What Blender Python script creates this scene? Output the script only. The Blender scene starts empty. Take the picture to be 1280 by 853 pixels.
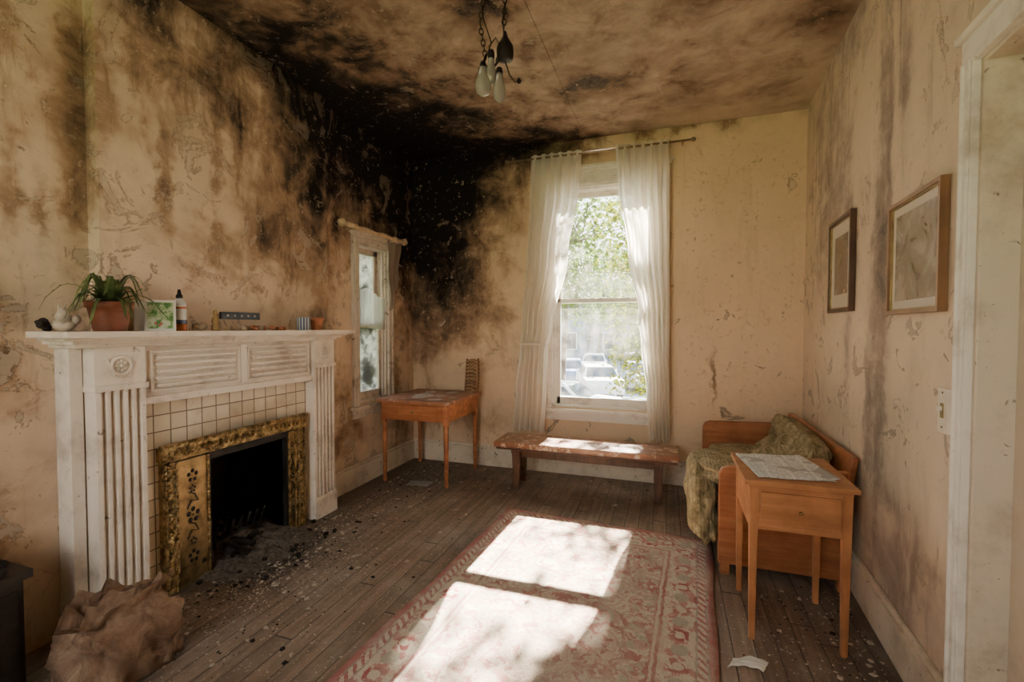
import bpy, bmesh, math, random
from mathutils import Vector, Matrix, noise as mn
random.seed(7)
R=random.random
def U(a,b): return a+(b-a)*random.random()
scene=bpy.context.scene

# ------------------------------------------------------------------ node helpers
class NT:
    def __init__(s,name):
        s.m=bpy.data.materials.new(name); s.m.use_nodes=True
        s.t=s.m.node_tree; s.t.nodes.clear()
        s.out=s.t.nodes.new('ShaderNodeOutputMaterial')
    def sv(s,inp,v):
        if v is None: return
        if isinstance(v,bpy.types.NodeSocket): s.t.links.new(v,inp)
        else:
            try: inp.default_value=v
            except Exception:
                if isinstance(v,(tuple,list)) and len(v)==3: inp.default_value=(*v,1)
                else: inp.default_value=(v,v,v)
    def n(s,ty,ins={},**pr):
        nd=s.t.nodes.new(ty)
        for k,v in pr.items(): setattr(nd,k,v)
        for k,v in ins.items(): s.sv(nd.inputs[k],v)
        return nd
    def ma(s,op,a,b=None,c=None,clamp=False):
        nd=s.n('ShaderNodeMath',{},operation=op,use_clamp=clamp)
        s.sv(nd.inputs[0],a)
        if b is not None: s.sv(nd.inputs[1],b)
        if c is not None: s.sv(nd.inputs[2],c)
        return nd.outputs[0]
    def vm(s,op,a,b=None):
        nd=s.n('ShaderNodeVectorMath',{},operation=op); s.sv(nd.inputs[0],a)
        if b is not None: s.sv(nd.inputs[1],b)
        return nd.outputs['Value'] if op=='LENGTH' else nd.outputs[0]
    def pos(s): return s.n('ShaderNodeNewGeometry').outputs['Position']
    def obj(s): return s.n('ShaderNodeTexCoord').outputs['Object']
    def noise(s,vec,scale,detail=4,rough=.55,dist=0,col=False):
        nd=s.n('ShaderNodeTexNoise',{'Vector':vec,'Scale':scale,'Detail':detail,'Roughness':rough,'Distortion':dist})
        return nd.outputs['Color' if col else 'Fac']
    def vor(s,vec,scale,feature='F1',out='Distance',rnd=1):
        nd=s.n('ShaderNodeTexVoronoi',{'Vector':vec,'Scale':scale,'Randomness':rnd},feature=feature)
        return nd.outputs[out]
    def wn(s,vec): return s.n('ShaderNodeTexWhiteNoise',{'Vector':vec}).outputs['Value']
    def mr(s,v,a,b,c=0,d=1,smooth=True):
        nd=s.n('ShaderNodeMapRange',{'Value':v,'From Min':a,'From Max':b,'To Min':c,'To Max':d})
        nd.interpolation_type='SMOOTHSTEP' if smooth else 'LINEAR'
        return nd.outputs[0]
    def ramp(s,f,stops):
        nd=s.n('ShaderNodeValToRGB',{'Fac':f}); e=nd.color_ramp.elements
        while len(e)<len(stops): e.new(.5)
        for el,(p,c) in zip(e,stops): el.position=p; el.color=(*c,1)
        return nd.outputs['Color']
    def mix(s,f,a,b,blend='MIX'):
        nd=s.n('ShaderNodeMixRGB',{'Fac':f,'Color1':a,'Color2':b},blend_type=blend)
        return nd.outputs[0]
    def sep(s,v):
        nd=s.n('ShaderNodeSeparateXYZ',{0:v}); return nd.outputs
    def comb(s,x,y,z):
        nd=s.n('ShaderNodeCombineXYZ',{0:x,1:y,2:z}); return nd.outputs[0]
    def bsdf(s,col,rough=.7,metal=0,bump=None,bs=.3,bd=.01,spec=.3,**kw):
        b=s.n('ShaderNodeBsdfPrincipled',{'Base Color':col,'Roughness':rough,'Metallic':metal,'Specular IOR Level':spec})
        for k,v in kw.items(): s.sv(b.inputs[k],v)
        if bump is not None:
            bn=s.n('ShaderNodeBump',{'Height':bump,'Strength':bs,'Distance':bd}); s.t.links.new(bn.outputs[0],b.inputs['Normal'])
        s.t.links.new(b.outputs[0],s.out.inputs[0]); return s.m

def simple(name,c,rough=.6,metal=0,var=.25,scale=12,bs=.2,spec=.3):
    t=NT(name); o=t.obj(); n=t.noise(o,scale,4,.6)
    dk=tuple(x*(1-var) for x in c); lt=tuple(min(1,x*(1+var*.6)) for x in c)
    return t.bsdf(t.ramp(n,[(.3,dk),(.7,lt)]),rough,metal,n,bs,.004,spec)

def wood(name,c1,c2,axis='x',rough=.45,wear=(.5,.42,.35),wearamt=.0,soot=.0):
    t=NT(name); o=t.obj()
    sc={'x':(1.5,22,22),'y':(22,1.5,22),'z':(22,22,1.5)}[axis]
    v=t.vm('MULTIPLY',o,sc)
    n=t.noise(v,1,5,.6,.6); n2=t.noise(o,6,4,.6)
    c=t.ramp(n,[(.3,c1),(.7,c2)])
    c=t.mix(t.mr(n2,.35,.75,0,.5),c,tuple(x*.45 for x in c1))
    if wearamt>0:
        w=t.noise(o,14,6,.7); c=t.mix(t.mr(w,.62-wearamt,.72-wearamt*.6),c,wear)
    if soot>0:
        w=t.noise(o,3,6,.65); c=t.mix(t.mr(w,.7-soot,.8-soot*.4),c,(.03,.02,.015))
    return t.bsdf(c,rough,0,n,.15,.003,.4)

# ------------------------------------------------------------------ mesh builder
class B:
    def __init__(s,name,M=None):
        s.name=name; s.bm=bmesh.new(); s.mats=[]; s.M=M or Matrix()
    def mi(s,m):
        if m not in s.mats: s.mats.append(m)
        return s.mats.index(m)
    def add(s,vs,fs,mat,smooth=False,M=None):
        MM=s.M@M if M else s.M
        bv=[s.bm.verts.new(MM@Vector(v)) for v in vs]; k=s.mi(mat)
        for f in fs:
            try:
                fc=s.bm.faces.new([bv[i] for i in f]); fc.material_index=k; fc.smooth=smooth
            except ValueError: pass
    def box(s,x0,x1,y0,y1,z0,z1,mat,M=None,taper=None):
        vs=[(x,y,z) for z in (z0,z1) for y in (y0,y1) for x in (x0,x1)]
        if taper is not None:
            cx,cy=(x0+x1)/2,(y0+y1)/2
            vs=[((cx+(x-cx)*taper,cy+(y-cy)*taper,z) if z==z0 else (x,y,z)) for x,y,z in vs]
        s.add(vs,[(0,2,3,1),(4,5,7,6),(0,1,5,4),(2,6,7,3),(0,4,6,2),(1,3,7,5)],mat,False,M)
    def cyl(s,p0,p1,r0,r1,mat,seg=14,cap=True,M=None):
        p0=Vector(p0);p1=Vector(p1); d=(p1-p0).normalized()
        a=d.orthogonal().normalized(); b=d.cross(a)
        vs=[];
        for p,r in ((p0,r0),(p1,r1)):
            for i in range(seg):
                t=2*math.pi*i/seg; vs.append(p+a*math.cos(t)*r+b*math.sin(t)*r)
        fs=[(i,(i+1)%seg,seg+(i+1)%seg,seg+i) for i in range(seg)]
        s.add(vs,fs,mat,True,M)
        if cap:
            s.add(vs[:seg],[tuple(range(seg))],mat,False,M); s.add(vs[seg:],[tuple(range(seg))],mat,False,M)
    def lathe(s,c,prof,mat,seg=24,M=None,cap=True):
        vs=[];c=Vector(c)
        for r,z in prof:
            for i in range(seg):
                t=2*math.pi*i/seg; vs.append(c+Vector((r*math.cos(t),r*math.sin(t),z)))
        fs=[(j*seg+i,j*seg+(i+1)%seg,(j+1)*seg+(i+1)%seg,(j+1)*seg+i) for j in range(len(prof)-1) for i in range(seg)]
        if cap:
            fs.append(tuple(range(seg))); fs.append(tuple(range((len(prof)-1)*seg,len(prof)*seg)))
        s.add(vs,fs,mat,True,M)
    def ball(s,c,r,mat,p=1.0,seg=16,fn=None,M=None,smooth=True):
        if not hasattr(r,'__len__'): r=(r,r,r)
        vs=[];n=seg;m=seg//2
        def sp(x): return math.copysign(abs(x)**p,x)
        for j in range(m+1):
            ph=math.pi*j/m
            for i in range(n):
                t=2*math.pi*i/n
                v=Vector((sp(math.sin(ph))*sp(math.cos(t)) ,sp(math.sin(ph))*sp(math.sin(t)),sp(math.cos(ph))))
                if fn: v=fn(v)
                vs.append((c[0]+v.x*r[0],c[1]+v.y*r[1],c[2]+v.z*r[2]))
        fs=[(j*n+i,(j+1)*n+i,(j+1)*n+(i+1)%n,j*n+(i+1)%n) for j in range(m) for i in range(n)]
        s.add(vs,fs,mat,smooth,M)
    def tube(s,pts,r,mat,seg=8,M=None):
        pts=[Vector(p) for p in pts]; rs=r if hasattr(r,'__len__') else [r]*len(pts)
        vs=[];a=None
        for i,p in enumerate(pts):
            d=(pts[min(i+1,len(pts)-1)]-pts[max(i-1,0)]).normalized()
            if a is None: a=d.orthogonal().normalized()
            a=(a-d*a.dot(d)).normalized(); b=d.cross(a)
            for k in range(seg):
                t=2*math.pi*k/seg; vs.append(p+(a*math.cos(t)+b*math.sin(t))*rs[i])
        fs=[(j*seg+k,j*seg+(k+1)%seg,(j+1)*seg+(k+1)%seg,(j+1)*seg+k) for j in range(len(pts)-1) for k in range(seg)]
        fs+= [tuple(range(seg)),tuple(range((len(pts)-1)*seg,len(pts)*seg))]
        s.add(vs,fs,mat,True,M)
    def torus(s,c,R0,r,mat,M2=None,sx=1,seg=16,rs=6):
        vs=[];M2=M2 or Matrix()
        for i in range(seg):
            t=2*math.pi*i/seg
            for j in range(rs):
                q=2*math.pi*j/rs
                v=M2@Vector(((R0+r*math.cos(q))*math.cos(t)*sx,(R0+r*math.cos(q))*math.sin(t),r*math.sin(q)))
                vs.append(Vector(c)+v)
        fs=[(i*rs+j,((i+1)%seg)*rs+j,((i+1)%seg)*rs+(j+1)%rs,i*rs+(j+1)%rs) for i in range(seg) for j in range(rs)]
        s.add(vs,fs,mat,True)
    def grid(s,fn,nu,nv,mat,smooth=True,M=None):
        vs=[fn(i/nu,j/nv) for j in range(nv+1) for i in range(nu+1)]
        fs=[(j*(nu+1)+i,j*(nu+1)+i+1,(j+1)*(nu+1)+i+1,(j+1)*(nu+1)+i) for j in range(nv) for i in range(nu)]
        s.add(vs,fs,mat,smooth,M)
    def done(s,bevel=0,solid=0,origin=True,recalc=True,seg=2):
        if recalc: bmesh.ops.recalc_face_normals(s.bm,faces=s.bm.faces[:])
        me=bpy.data.meshes.new(s.name)
        vs=[v.co for v in s.bm.verts]
        if origin:
            mnv=[min(v[i] for v in vs) for i in range(3)]; mx=[max(v[i] for v in vs) for i in range(3)]
            o=Vector(((mnv[0]+mx[0])/2,(mnv[1]+mx[1])/2,mnv[2]))
        else: o=Vector((0,0,0))
        for v in s.bm.verts: v.co-=o
        s.bm.to_mesh(me); s.bm.free()
        for m in s.mats: me.materials.append(m)
        ob=bpy.data.objects.new(s.name,me); ob.location=o
        scene.collection.objects.link(ob)
        if solid:
            md=ob.modifiers.new('solid','SOLIDIFY'); md.thickness=solid; md.offset=0
        if bevel:
            md=ob.modifiers.new('bevel','BEVEL'); md.width=bevel; md.segments=seg; md.limit_method='ANGLE'; md.angle_limit=math.radians(40)
        return ob

# ------------------------------------------------------------------ plaster material
def plaster(name,base,blobs,tan=(.34,.225,.14),gen=.16,streak=True,mott=.5,ceil=False,pale=None,sm=1.0,
            darks=((.165,.105,.065),(.055,.037,.026),(.009,.007,.006)),pth=.62,drip=.3,cracks=.3):
    t=NT(name); p=t.pos()
    nv=t.noise(p,1.9,4,.55,col=True)
    off=t.vm('MULTIPLY',t.vm('SUBTRACT',nv,(.5,.5,.5)),(.6,.6,.85))
    nv2=t.noise(p,8,5,.7,col=True)
    off2=t.vm('MULTIPLY',t.vm('SUBTRACT',nv2,(.5,.5,.5)),(.16,.16,.2))
    dp=t.vm('ADD',t.vm('ADD',p,off),off2)
    dps=t.vm('ADD',p,off2)
    S=None
    for bl in blobs:
        c,r,st=bl[:3]
        q=dps if len(bl)>3 else dp
        d=t.vm('LENGTH',t.vm('DIVIDE',t.vm('SUBTRACT',q,c),r))
        v=t.mr(d,0,1,st,0)
        S=v if S is None else t.ma('ADD',S,v)
    big=t.noise(p,1.3,4,.65)
    med=t.noise(p,3.6,7,.68,.4)
    wp=t.vm('ADD',p,t.vm('MULTIPLY',off,(.3,.3,.2)))
    st=t.noise(t.vm('MULTIPLY',wp,(5,5,.6) if streak else (2,2,2)),1.5,5,.68)
    brk=t.mr(t.noise(p,1.1,2,.6),.4,.6)
    S2=t.mr(S,.05,.55)
    f=t.ma('MULTIPLY',S,t.mr(med,.3,.7,.72,1.14))
    f=t.ma('ADD',f,t.ma('MULTIPLY',S2,t.mr(st,.3,.7,-.14*sm,.14*sm,False)))
    f=t.ma('ADD',f,t.ma('MULTIPLY',S2,t.mr(med,.3,.7,-.16*sm,.16*sm,False)))
    f=t.ma('ADD',f,t.mr(big,.38,.72,0,gen))
    if streak:
        f=t.ma('ADD',f,t.ma('MULTIPLY',brk,t.mr(st,.5,.72,0,.24*sm)))
        dr=t.noise(t.vm('MULTIPLY',t.vm('ADD',p,t.vm('MULTIPLY',off2,(.15,.15,0))),(13,13,.28)),1.5,3,.6)
        f=t.ma('ADD',f,t.ma('MULTIPLY',t.mr(t.sep(p)[2],1.2,2.9,.2,1),t.mr(dr,.6,.72,0,drip)))
    f=t.ma('ADD',f,t.mr(med,.5,.8,0,mott*.5))
    brown=darks[0]
    c=t.ramp(f,[(0,base),(.2,tuple(b*.82 for b in base)),(.38,tan),(.6,darks[0]),(.8,darks[1]),(1.0,darks[2])])
    fl=t.noise(p,26,4,.62,.5); fl2=t.noise(p,4.0,6,.7,1.2)
    spot=t.mr(fl,.635,.665)
    c=t.mix(t.ma('MULTIPLY',spot,t.mr(f,.1,.9,.5,.42)),c,tuple(min(1,b*.74) for b in base))
    patch=t.ma('MULTIPLY',t.mr(fl2,pth,pth+.01),t.mr(t.sep(p)[2],3.0,.6,.2,.95) if not ceil else .3)
    c=t.mix(patch,c,pale or (.40,.325,.245))
    edge=t.ma('MULTIPLY',t.mr(fl2,pth-.02,pth),t.mr(fl2,pth,pth+.02,1,0))
    c=t.mix(t.ma('MULTIPLY',edge,.6 if not ceil else .1),c,brown)
    ck=t.vor(t.vm('ADD',p,t.vm('MULTIPLY',off2,(.9,.9,.9))),1.5,'DISTANCE_TO_EDGE')
    crack=t.ma('MULTIPLY',t.mr(ck,0,.005,1,0),t.mr(big,.5,.6,0,cracks))
    c=t.mix(crack,c,(.1,.065,.04))
    h=t.ma('ADD',t.ma('MULTIPLY',med,.8),t.ma('ADD',t.ma('ADD',t.ma('MULTIPLY',patch,-.9),t.ma('MULTIPLY',spot,-.25)),t.ma('MULTIPLY',crack,-.6)))
    return t.bsdf(c,.85,0,h,.65,.02,.15)

CRE=(.73,.55,.39)
blL=[((-2.5,3.3,3.35),(3,2.9,2.2),.88),((-2.5,3.95,3.1),(2.2,1.5,1.3),.95),((-2.5,2.6,3.35),(1,2.2,.75),.65),
 ((-2.5,4.1,2.1),(.6,.6,1.6),.7),((-2.45,2.72,2.1),(.3,.14,1.3),.22),((-2.45,2.3,1.9),(.3,.7,.8),.16),
 ((-2.42,1.64,2.12),(.3,.08,.38),.35,1),((-2.42,1.93,2.4),(.3,.06,.9),.25,1),
 ((-2.5,1.1,1.95),(.3,.05,.33),.25,1),((-2.5,1.19,1.8),(.3,.04,.4),.2,1),((-2.5,1.04,1.2),(.3,.07,.12),.6,1),
 ((-2.5,1.33,2.1),(.3,.12,1.9),.34),((-2.5,.9,1.4),(.6,.4,1.5),.2),((-2.5,3.05,.6),(.3,.4,.6),.35),((-2.5,3.9,.6),(.3,.5,.7),.3)]
blB=[((-2.4,4.14,2.95),(1.75,1.2,2.3),.9),((-2.5,4.14,3.05),(1.3,1.2,1.2),.75),((-2.0,4.14,2.1),(.55,1,1.3),.38),
 ((-1.4,4.14,3.05),(1.3,1,.42),.65),((-.1,4.14,3.12),(1.9,1,.25),.45),((-2.4,4.14,1.5),(.5,1,1.4),.45),((-1.7,4.14,1.3),(.6,1,.8),.3),
 ((.366,4.14,.95),(.03,.3,.36),.55,1),((-1.9,4.14,.4),(.9,.4,.6),.3),((.3,4.14,.3),(1.2,.4,.35),.2)]
m_wallL=plaster('plaster_sooty_left',CRE,blL,gen=.28,mott=.55,pth=.58,drip=.17)
m_wallB=plaster('plaster_sooty_back',(.76,.56,.37),blB,gen=.08,streak=True,mott=.2,sm=.6,pth=.65,drip=.08,cracks=.15)
blR=[((.93,2.5,1.7),(.5,.17,1.9),.62,1),((.93,2.3,2.5),(.5,.12,.8),.3,1),((1,3.4,2.4),(.6,1.1,1.4),.32),((.95,3.0,3.15),(.5,1.7,.5),.32),((.9,2.25,.3),(.4,.6,.4),.35),((.98,3.0,1.4),(.3,.12,1.2),.2,1),((.96,2.65,1.0),(.3,.1,1.0),.4,1)]
m_wallR=plaster('plaster_stained_right',(.70,.565,.42),blR,tan=(.35,.275,.215),gen=.17,mott=.32,darks=((.23,.18,.145),(.14,.112,.09),(.09,.075,.062)),sm=.85,pth=.6,drip=.2)
blC=[((-1.9,3.2,3.05),(3.2,3.6,1),.58),((-2.5,3.9,3.05),(1.7,1.4,1),.8),((-2.5,2.5,3.05),(.95,2.2,1),.7),((-1.3,4.3,3.05),(1.5,.65,1),.65),
 ((.3,2.9,3.05),(.8,1.2,1),.2),((.9,3.0,3.05),(.6,1.8,1),.26),((-.6,1.9,3.05),(1.0,.8,1),.2)]
m_ceil=plaster('plaster_sooty_ceiling',(.48,.37,.26),blC,tan=(.27,.195,.135),gen=.36,streak=False,mott=.5,ceil=True,sm=.8)

def painted(name,base=(.72,.62,.48),chips=.62,dirt=(.28,.2,.13),amt=.6):
    t=NT(name); p=t.pos(); n=t.noise(p,22,6,.7,.5); n2=t.noise(p,5,5,.65)
    c=t.mix(t.mr(n2,.45,.75,0,amt),base,dirt); c=t.mix(t.mr(n,chips,chips+.04,0,.8),c,tuple(x*.55 for x in dirt))
    return t.bsdf(c,.5,0,n,.25,.005,.3)
m_trim=painted('painted_trim',(.68,.58,.45))
m_trimW=painted('white_window_paint',(.82,.76,.67),.66)
m_mantel=painted('mantel_paint',(.80,.70,.59),.64,(.36,.27,.2),.68)

def floor_mat():
    t=NT('worn_floorboards'); p=t.pos(); x,y,z=t.sep(p)
    W=.09
    xi=t.ma('FLOOR',t.ma('DIVIDE',x,W)); xf=t.ma('FRACT',t.ma('DIVIDE',x,W))
    r=t.wn(t.comb(xi,.37,0))
    yy=t.ma('ADD',y,t.ma('MULTIPLY',r,7.3)); yf=t.ma('FRACT',t.ma('DIVIDE',yy,1.9))
    yi=t.ma('FLOOR',t.ma('DIVIDE',yy,1.9))
    r2=t.wn(t.comb(xi,yi,0))
    gr=t.noise(t.comb(t.ma('MULTIPLY',x,30),t.ma('ADD',t.ma('MULTIPLY',y,1.6),t.ma('MULTIPLY',r2,9)),0),1,6,.65,.4)
    c=t.ramp(gr,[(.28,(.12,.078,.053)),(.55,(.235,.168,.12)),(.78,(.36,.275,.21))])
    c=t.mix(1,c,t.ramp(r2,[(0,(.66,.64,.62)),(1,(1.1,1.07,1.03))]),'MULTIPLY')
    d=t.noise(p,3.2,7,.7); c=t.mix(t.mr(d,.42,.7,0,.75),c,(.34,.275,.215))
    d3=t.noise(p,1.7,6,.7); c=t.mix(t.mr(d3,.48,.7,0,.6),c,(.085,.06,.045))
    d2=t.noise(p,60,3,.6); c=t.mix(t.mr(d2,.61,.67,0,.65),c,(.48,.41,.34))
    q=t.vm('ADD',p,t.vm('MULTIPLY',t.vm('SUBTRACT',t.noise(p,7,5,.7,col=True),(.5,.5,.5)),(.5,.5,0)))
    for cc,rr,st in (((-2.35,2.05,0),(.6,.6,1),1.),((-2.2,3.7,0),(.9,.9,1),.6),((-2.5,2.9,0),(.5,.8,1),.55),((-2.3,1.0,0),(.7,.6,1),.5),((.9,2.2,0),(.5,1.2,1),.5)):
        s=t.mr(t.vm('LENGTH',t.vm('DIVIDE',t.vm('SUBTRACT',q,cc),rr)),.2,1,st,0)
        c=t.mix(s,c,(.035,.027,.021))
    gap=t.ma('MAXIMUM',t.mr(t.ma('ABSOLUTE',t.ma('SUBTRACT',xf,.5)),.465,.495),t.mr(t.ma('ABSOLUTE',t.ma('SUBTRACT',yf,.5)),.497,.4995))
    c=t.mix(gap,c,(.02,.015,.011))
    h=t.ma('SUBTRACT',t.ma('MULTIPLY',gr,.25),gap)
    return t.bsdf(c,t.mr(d,.3,.7,.42,.75),0,h,.5,.006,.4)
m_floor=floor_mat()

# ------------------------------------------------------------------ room shell
H=3.05
YN=-1.3
def cells(b,A,Z,holes,mk):
    for i in range(len(A)-1):
        for j in range(len(Z)-1):
            ca=(A[i]+A[i+1])/2; cz=(Z[j]+Z[j+1])/2
            if any(h[0]<ca<h[1] and h[2]<cz<h[3] for h in holes): continue
            mk(A[i],A[i+1],Z[j],Z[j+1])
WX0,WX1,WZ0,WZ1=-1.02,-.09,.62,2.62
b=B('wall_back')
cells(b,[-2.7,WX0,WX1,1.25],[0,WZ0,WZ1,H],[(WX0,WX1,WZ0,WZ1)],lambda a,c,z0,z1:b.box(a,c,4.14,4.36,z0,z1,m_wallB))
b.done(origin=False)
SY0,SY1,SZ0,SZ1=3.24,3.68,.70,2.08
FY0,FY1,FZ=1.80,2.36,.66
b=B('wall_left')
cells(b,[YN,FY0,FY1,SY0,SY1,4.14],[0,FZ,SZ0,SZ1,H],[(SY0,SY1,SZ0,SZ1),(FY0,FY1,0,FZ)],lambda a,c,z0,z1:b.box(-2.7,-2.5,a,c,z0,z1,m_wallL))
b.done(origin=False)
b=B('chimney_breast')
cells(b,[1.35,FY0,FY1,2.79],[0,FZ,H],[(FY0,FY1,0,FZ)],lambda a,c,z0,z1:b.box(-2.5,-2.42,a,c,z0,z1,m_wallL))
b.done(origin=False)
RWM=Matrix(((-.0599,-.9982,0,1.01),(-.9982,.0599,0,4.14),(0,0,1,0),(0,0,0,1)))
DU0,DU1,DZ=2.40,3.24,2.15
b=B('wall_right',RWM)
cells(b,[0,DU0,DU1,5.46],[0,DZ,H],[(DU0,DU1,0,DZ)],lambda a,c,z0,z1:b.box(a,c,-.2,0,z0,z1,m_wallR))
b.done(origin=False)
b=B('wall_near')
cells(b,[-2.7,-1.9,-.3,.9],[0,.7,2.6,H],[(-1.9,-.3,.7,2.6)],lambda a,c,z0,z1:b.box(a,c,YN-.2,YN,z0,z1,m_wallB))
b.done(origin=False)
b=B('floor'); b.box(-3.1,1.3,YN-.2,4.36,-.12,0,m_floor); b.done(origin=False)
b=B('ceiling'); b.box(-2.75,1.3,YN-.2,4.36,H,H+.12,m_ceil); b.done(origin=False)
b=B('trim_ceiling_batten'); b.box(-.76,-.72,YN,4.14,H-.006,H,m_ceil); b.done(.002)

b=B('baseboard_back')
b.box(-2.5,1.0,4.112,4.14,0,.18,m_trim); b.box(-2.5,1.0,4.122,4.14,.18,.205,m_trim)
b.done(.004)
b=B('baseboard_left')
b.box(-2.5,-2.475,2.79,4.11,0,.18,m_trim); b.box(-2.5,-2.485,2.79,4.11,.18,.2,m_trim)
b.done(.004)
b=B('baseboard_right',RWM)
b.box(.03,DU0-.06,0,.028,0,.17,m_trim); b.box(.03,DU0-.06,0,.017,.17,.195,m_trim); b.box(DU1+.085,5.3,0,.028,0,.17,m_trim)
b.done(.004)

def glassmat(name='window_glass',tint=(.96,.98,.97),dirt=.06):
    t=NT(name); tr=t.n('ShaderNodeBsdfTransparent',{'Color':tint}); gl=t.n('ShaderNodeBsdfGlossy',{'Roughness':.03})
    fr=t.n('ShaderNodeFresnel',{'IOR':1.45}); mx=t.n('ShaderNodeMixShader',{0:fr.outputs[0],1:tr.outputs[0],2:gl.outputs[0]})
    df=t.n('ShaderNodeBsdfTranslucent',{'Color':(.6,.57,.5,1)}); no=t.noise(t.pos(),6,5,.7)
    mx2=t.n('ShaderNodeMixShader',{0:t.mr(no,.4,.75,.01,dirt),1:mx.outputs[0],2:df.outputs[0]})
    t.t.links.new(mx2.outputs[0],t.out.inputs[0]); return t.m
m_glass=glassmat(); m_glassD=glassmat('grimy_window_glass',(.85,.87,.85),.35)

def sash_window(name,mk,a0,a1,z0,z1,zm,mt,glass,cas=.095,head=.16):
    mk(a0,a0+.02,0,.2,z0,z1,mt); mk(a1-.02,a1,0,.2,z0,z1,mt); mk(a0,a1,0,.2,z1-.02,z1,mt); mk(a0,a1,0,.22,z0,z0+.02,mt)
    mk(a0-cas,a0+.005,-.025,0,z0-.02,z1,mt); mk(a1-.005,a1+cas,-.025,0,z0-.02,z1,mt)
    mk(a0-cas+.02,a0-cas+.035,-.035,-.02,z0-.02,z1,mt); mk(a1+cas-.035,a1+cas-.02,-.035,-.02,z0-.02,z1,mt)
    mk(a0-cas,a1+cas,-.03,0,z1-.005,z1+head*.72,mt)
    mk(a0-cas-.01,a1+cas+.01,-.045,0,z1+head*.72,z1+head*.86,mt); mk(a0-cas-.03,a1+cas+.03,-.065,0,z1+head*.86,z1+head,mt)
    mk(a0-cas,a1+cas,-.04,0,z1+.02,z1+.035,mt)
    mk(a0-cas-.02,a1+cas+.02,-.06,.06,z0-.045,z0-.015,mt); mk(a0-cas,a1+cas,-.02,0,z0-.12,z0-.045,mt)
    s=.045
    def sash(n,za,zb,bot,top):
        mk(a0+.02,a0+.02+s,n,n+.035,za,zb,mt); mk(a1-.02-s,a1-.02,n,n+.035,za,zb,mt)
        mk(a0+.02,a1-.02,n,n+.035,za,za+bot,mt); mk(a0+.02,a1-.02,n,n+.035,zb-top,zb,mt)
        mk(a0+.03,a1-.03,n+.016,n+.019,za+.01,zb-.01,glass)
    sash(.05,z0+.02,zm+.02,.065,.035); sash(.095,zm-.02,z1-.02,.035,.05)
    mk(a0+.02,a0+.035,.025,.05,z0+.02,z1-.02,mt); mk(a1-.035,a1-.02,.025,.05,z0+.02,z1-.02,mt)

b=B('window_1')
sash_window('w1',lambda a0,a1,n0,n1,z0,z1,m:b.box(a0,a1,4.14+n0,4.14+n1,z0,z1,m),WX0,WX1,WZ0,WZ1,1.60,m_trimW,m_glass,head=.18)
b.box(-.565,-.545,4.17,4.19,1.63,1.66,m_trimW)
b.done(.003)
b=B('window_2')
m_trimS=painted('sooted_window_paint',(.6,.52,.43),.6,(.17,.12,.085),.8)
sash_window('w2',lambda a0,a1,n0,n1,z0,z1,m:b.box(-2.5-n1,-2.5-n0,a0,a1,z0,z1,m),SY0,SY1,SZ0,SZ1,1.37,m_trimS,m_glassD,cas=.075,head=.08)
b.done(.003)
b=B('window_3_added')  # unseen window, added so sky light enters from behind the camera
sash_window('w3',lambda a0,a1,n0,n1,z0,z1,m:b.box(a0,a1,YN-n1,YN-n0,z0,z1,m),-1.9,-.3,.7,2.6,1.65,m_trimW,m_glass)
b.done(.003)

m_door=painted('door_paint',(.62,.52,.4),.7,(.35,.27,.19),.5)
b=B('door_1',RWM)
b.box(DU0+.02,DU1-.02,-.13,-.09,.01,DZ-.02,m_door)
for (u0,u1) in ((DU0+.12,DU0+.38),(DU0+.47,DU1-.12)):
    for (z0,z1) in ((.25,.95),(1.15,1.98)):
        b.box(u0,u1,-.09,-.083,z0,z1,m_door); b.box(u0+.03,u1-.03,-.09,-.075,z0+.03,z1-.03,m_door)
m_brassd=simple('tarnished_brass',(.32,.22,.09),.4,1,.4,20)
b.cyl((DU1-.08,-.09,1.02),(DU1-.08,-.05,1.02),.012,.012,m_brassd); b.ball((DU1-.08,-.035,1.02),.028,m_brassd)
b.done(.003)
b=B('trim_door_casing',RWM)
b.box(DU0,DU0+.02,-.2,0,0,DZ,m_trim); b.box(DU1-.02,DU1,-.2,0,0,DZ,m_trim); b.box(DU0,DU1,-.2,0,DZ-.02,DZ,m_trim)
for a,c in ((DU0-.052,DU0+.008),(DU1-.008,DU1+.052)):
    b.box(a,c,0,.022,0,DZ,m_trimW); b.box(a+.008,a+.017,0,.03,0,DZ,m_trimW); b.box(c-.017,c-.008,0,.028,0,DZ,m_trimW)
b.box(DU0-.052,DU1+.052,0,.024,DZ-.01,DZ+.07,m_trimW); b.box(DU0-.065,DU1+.065,0,.038,DZ+.07,DZ+.09,m_trimW)
b.done(.003)

m_sw=simple('switch_plate_ivory',(.75,.67,.55),.4,0,.12)
b=B('light_switch',RWM)
b.box(2.22,2.287,0,.01,1.0,1.15,m_sw); b.box(2.243,2.263,.01,.013,1.05,1.1,m_brassd); b.box(2.247,2.259,.012,.026,1.075,1.09,m_sw)
b.cyl((2.253,.01,1.02),(2.253,.012,1.02),.004,.004,m_brassd,8); b.cyl((2.253,.01,1.135),(2.253,.012,1.135),.004,.004,m_brassd,8)
b.done(.002)

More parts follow.
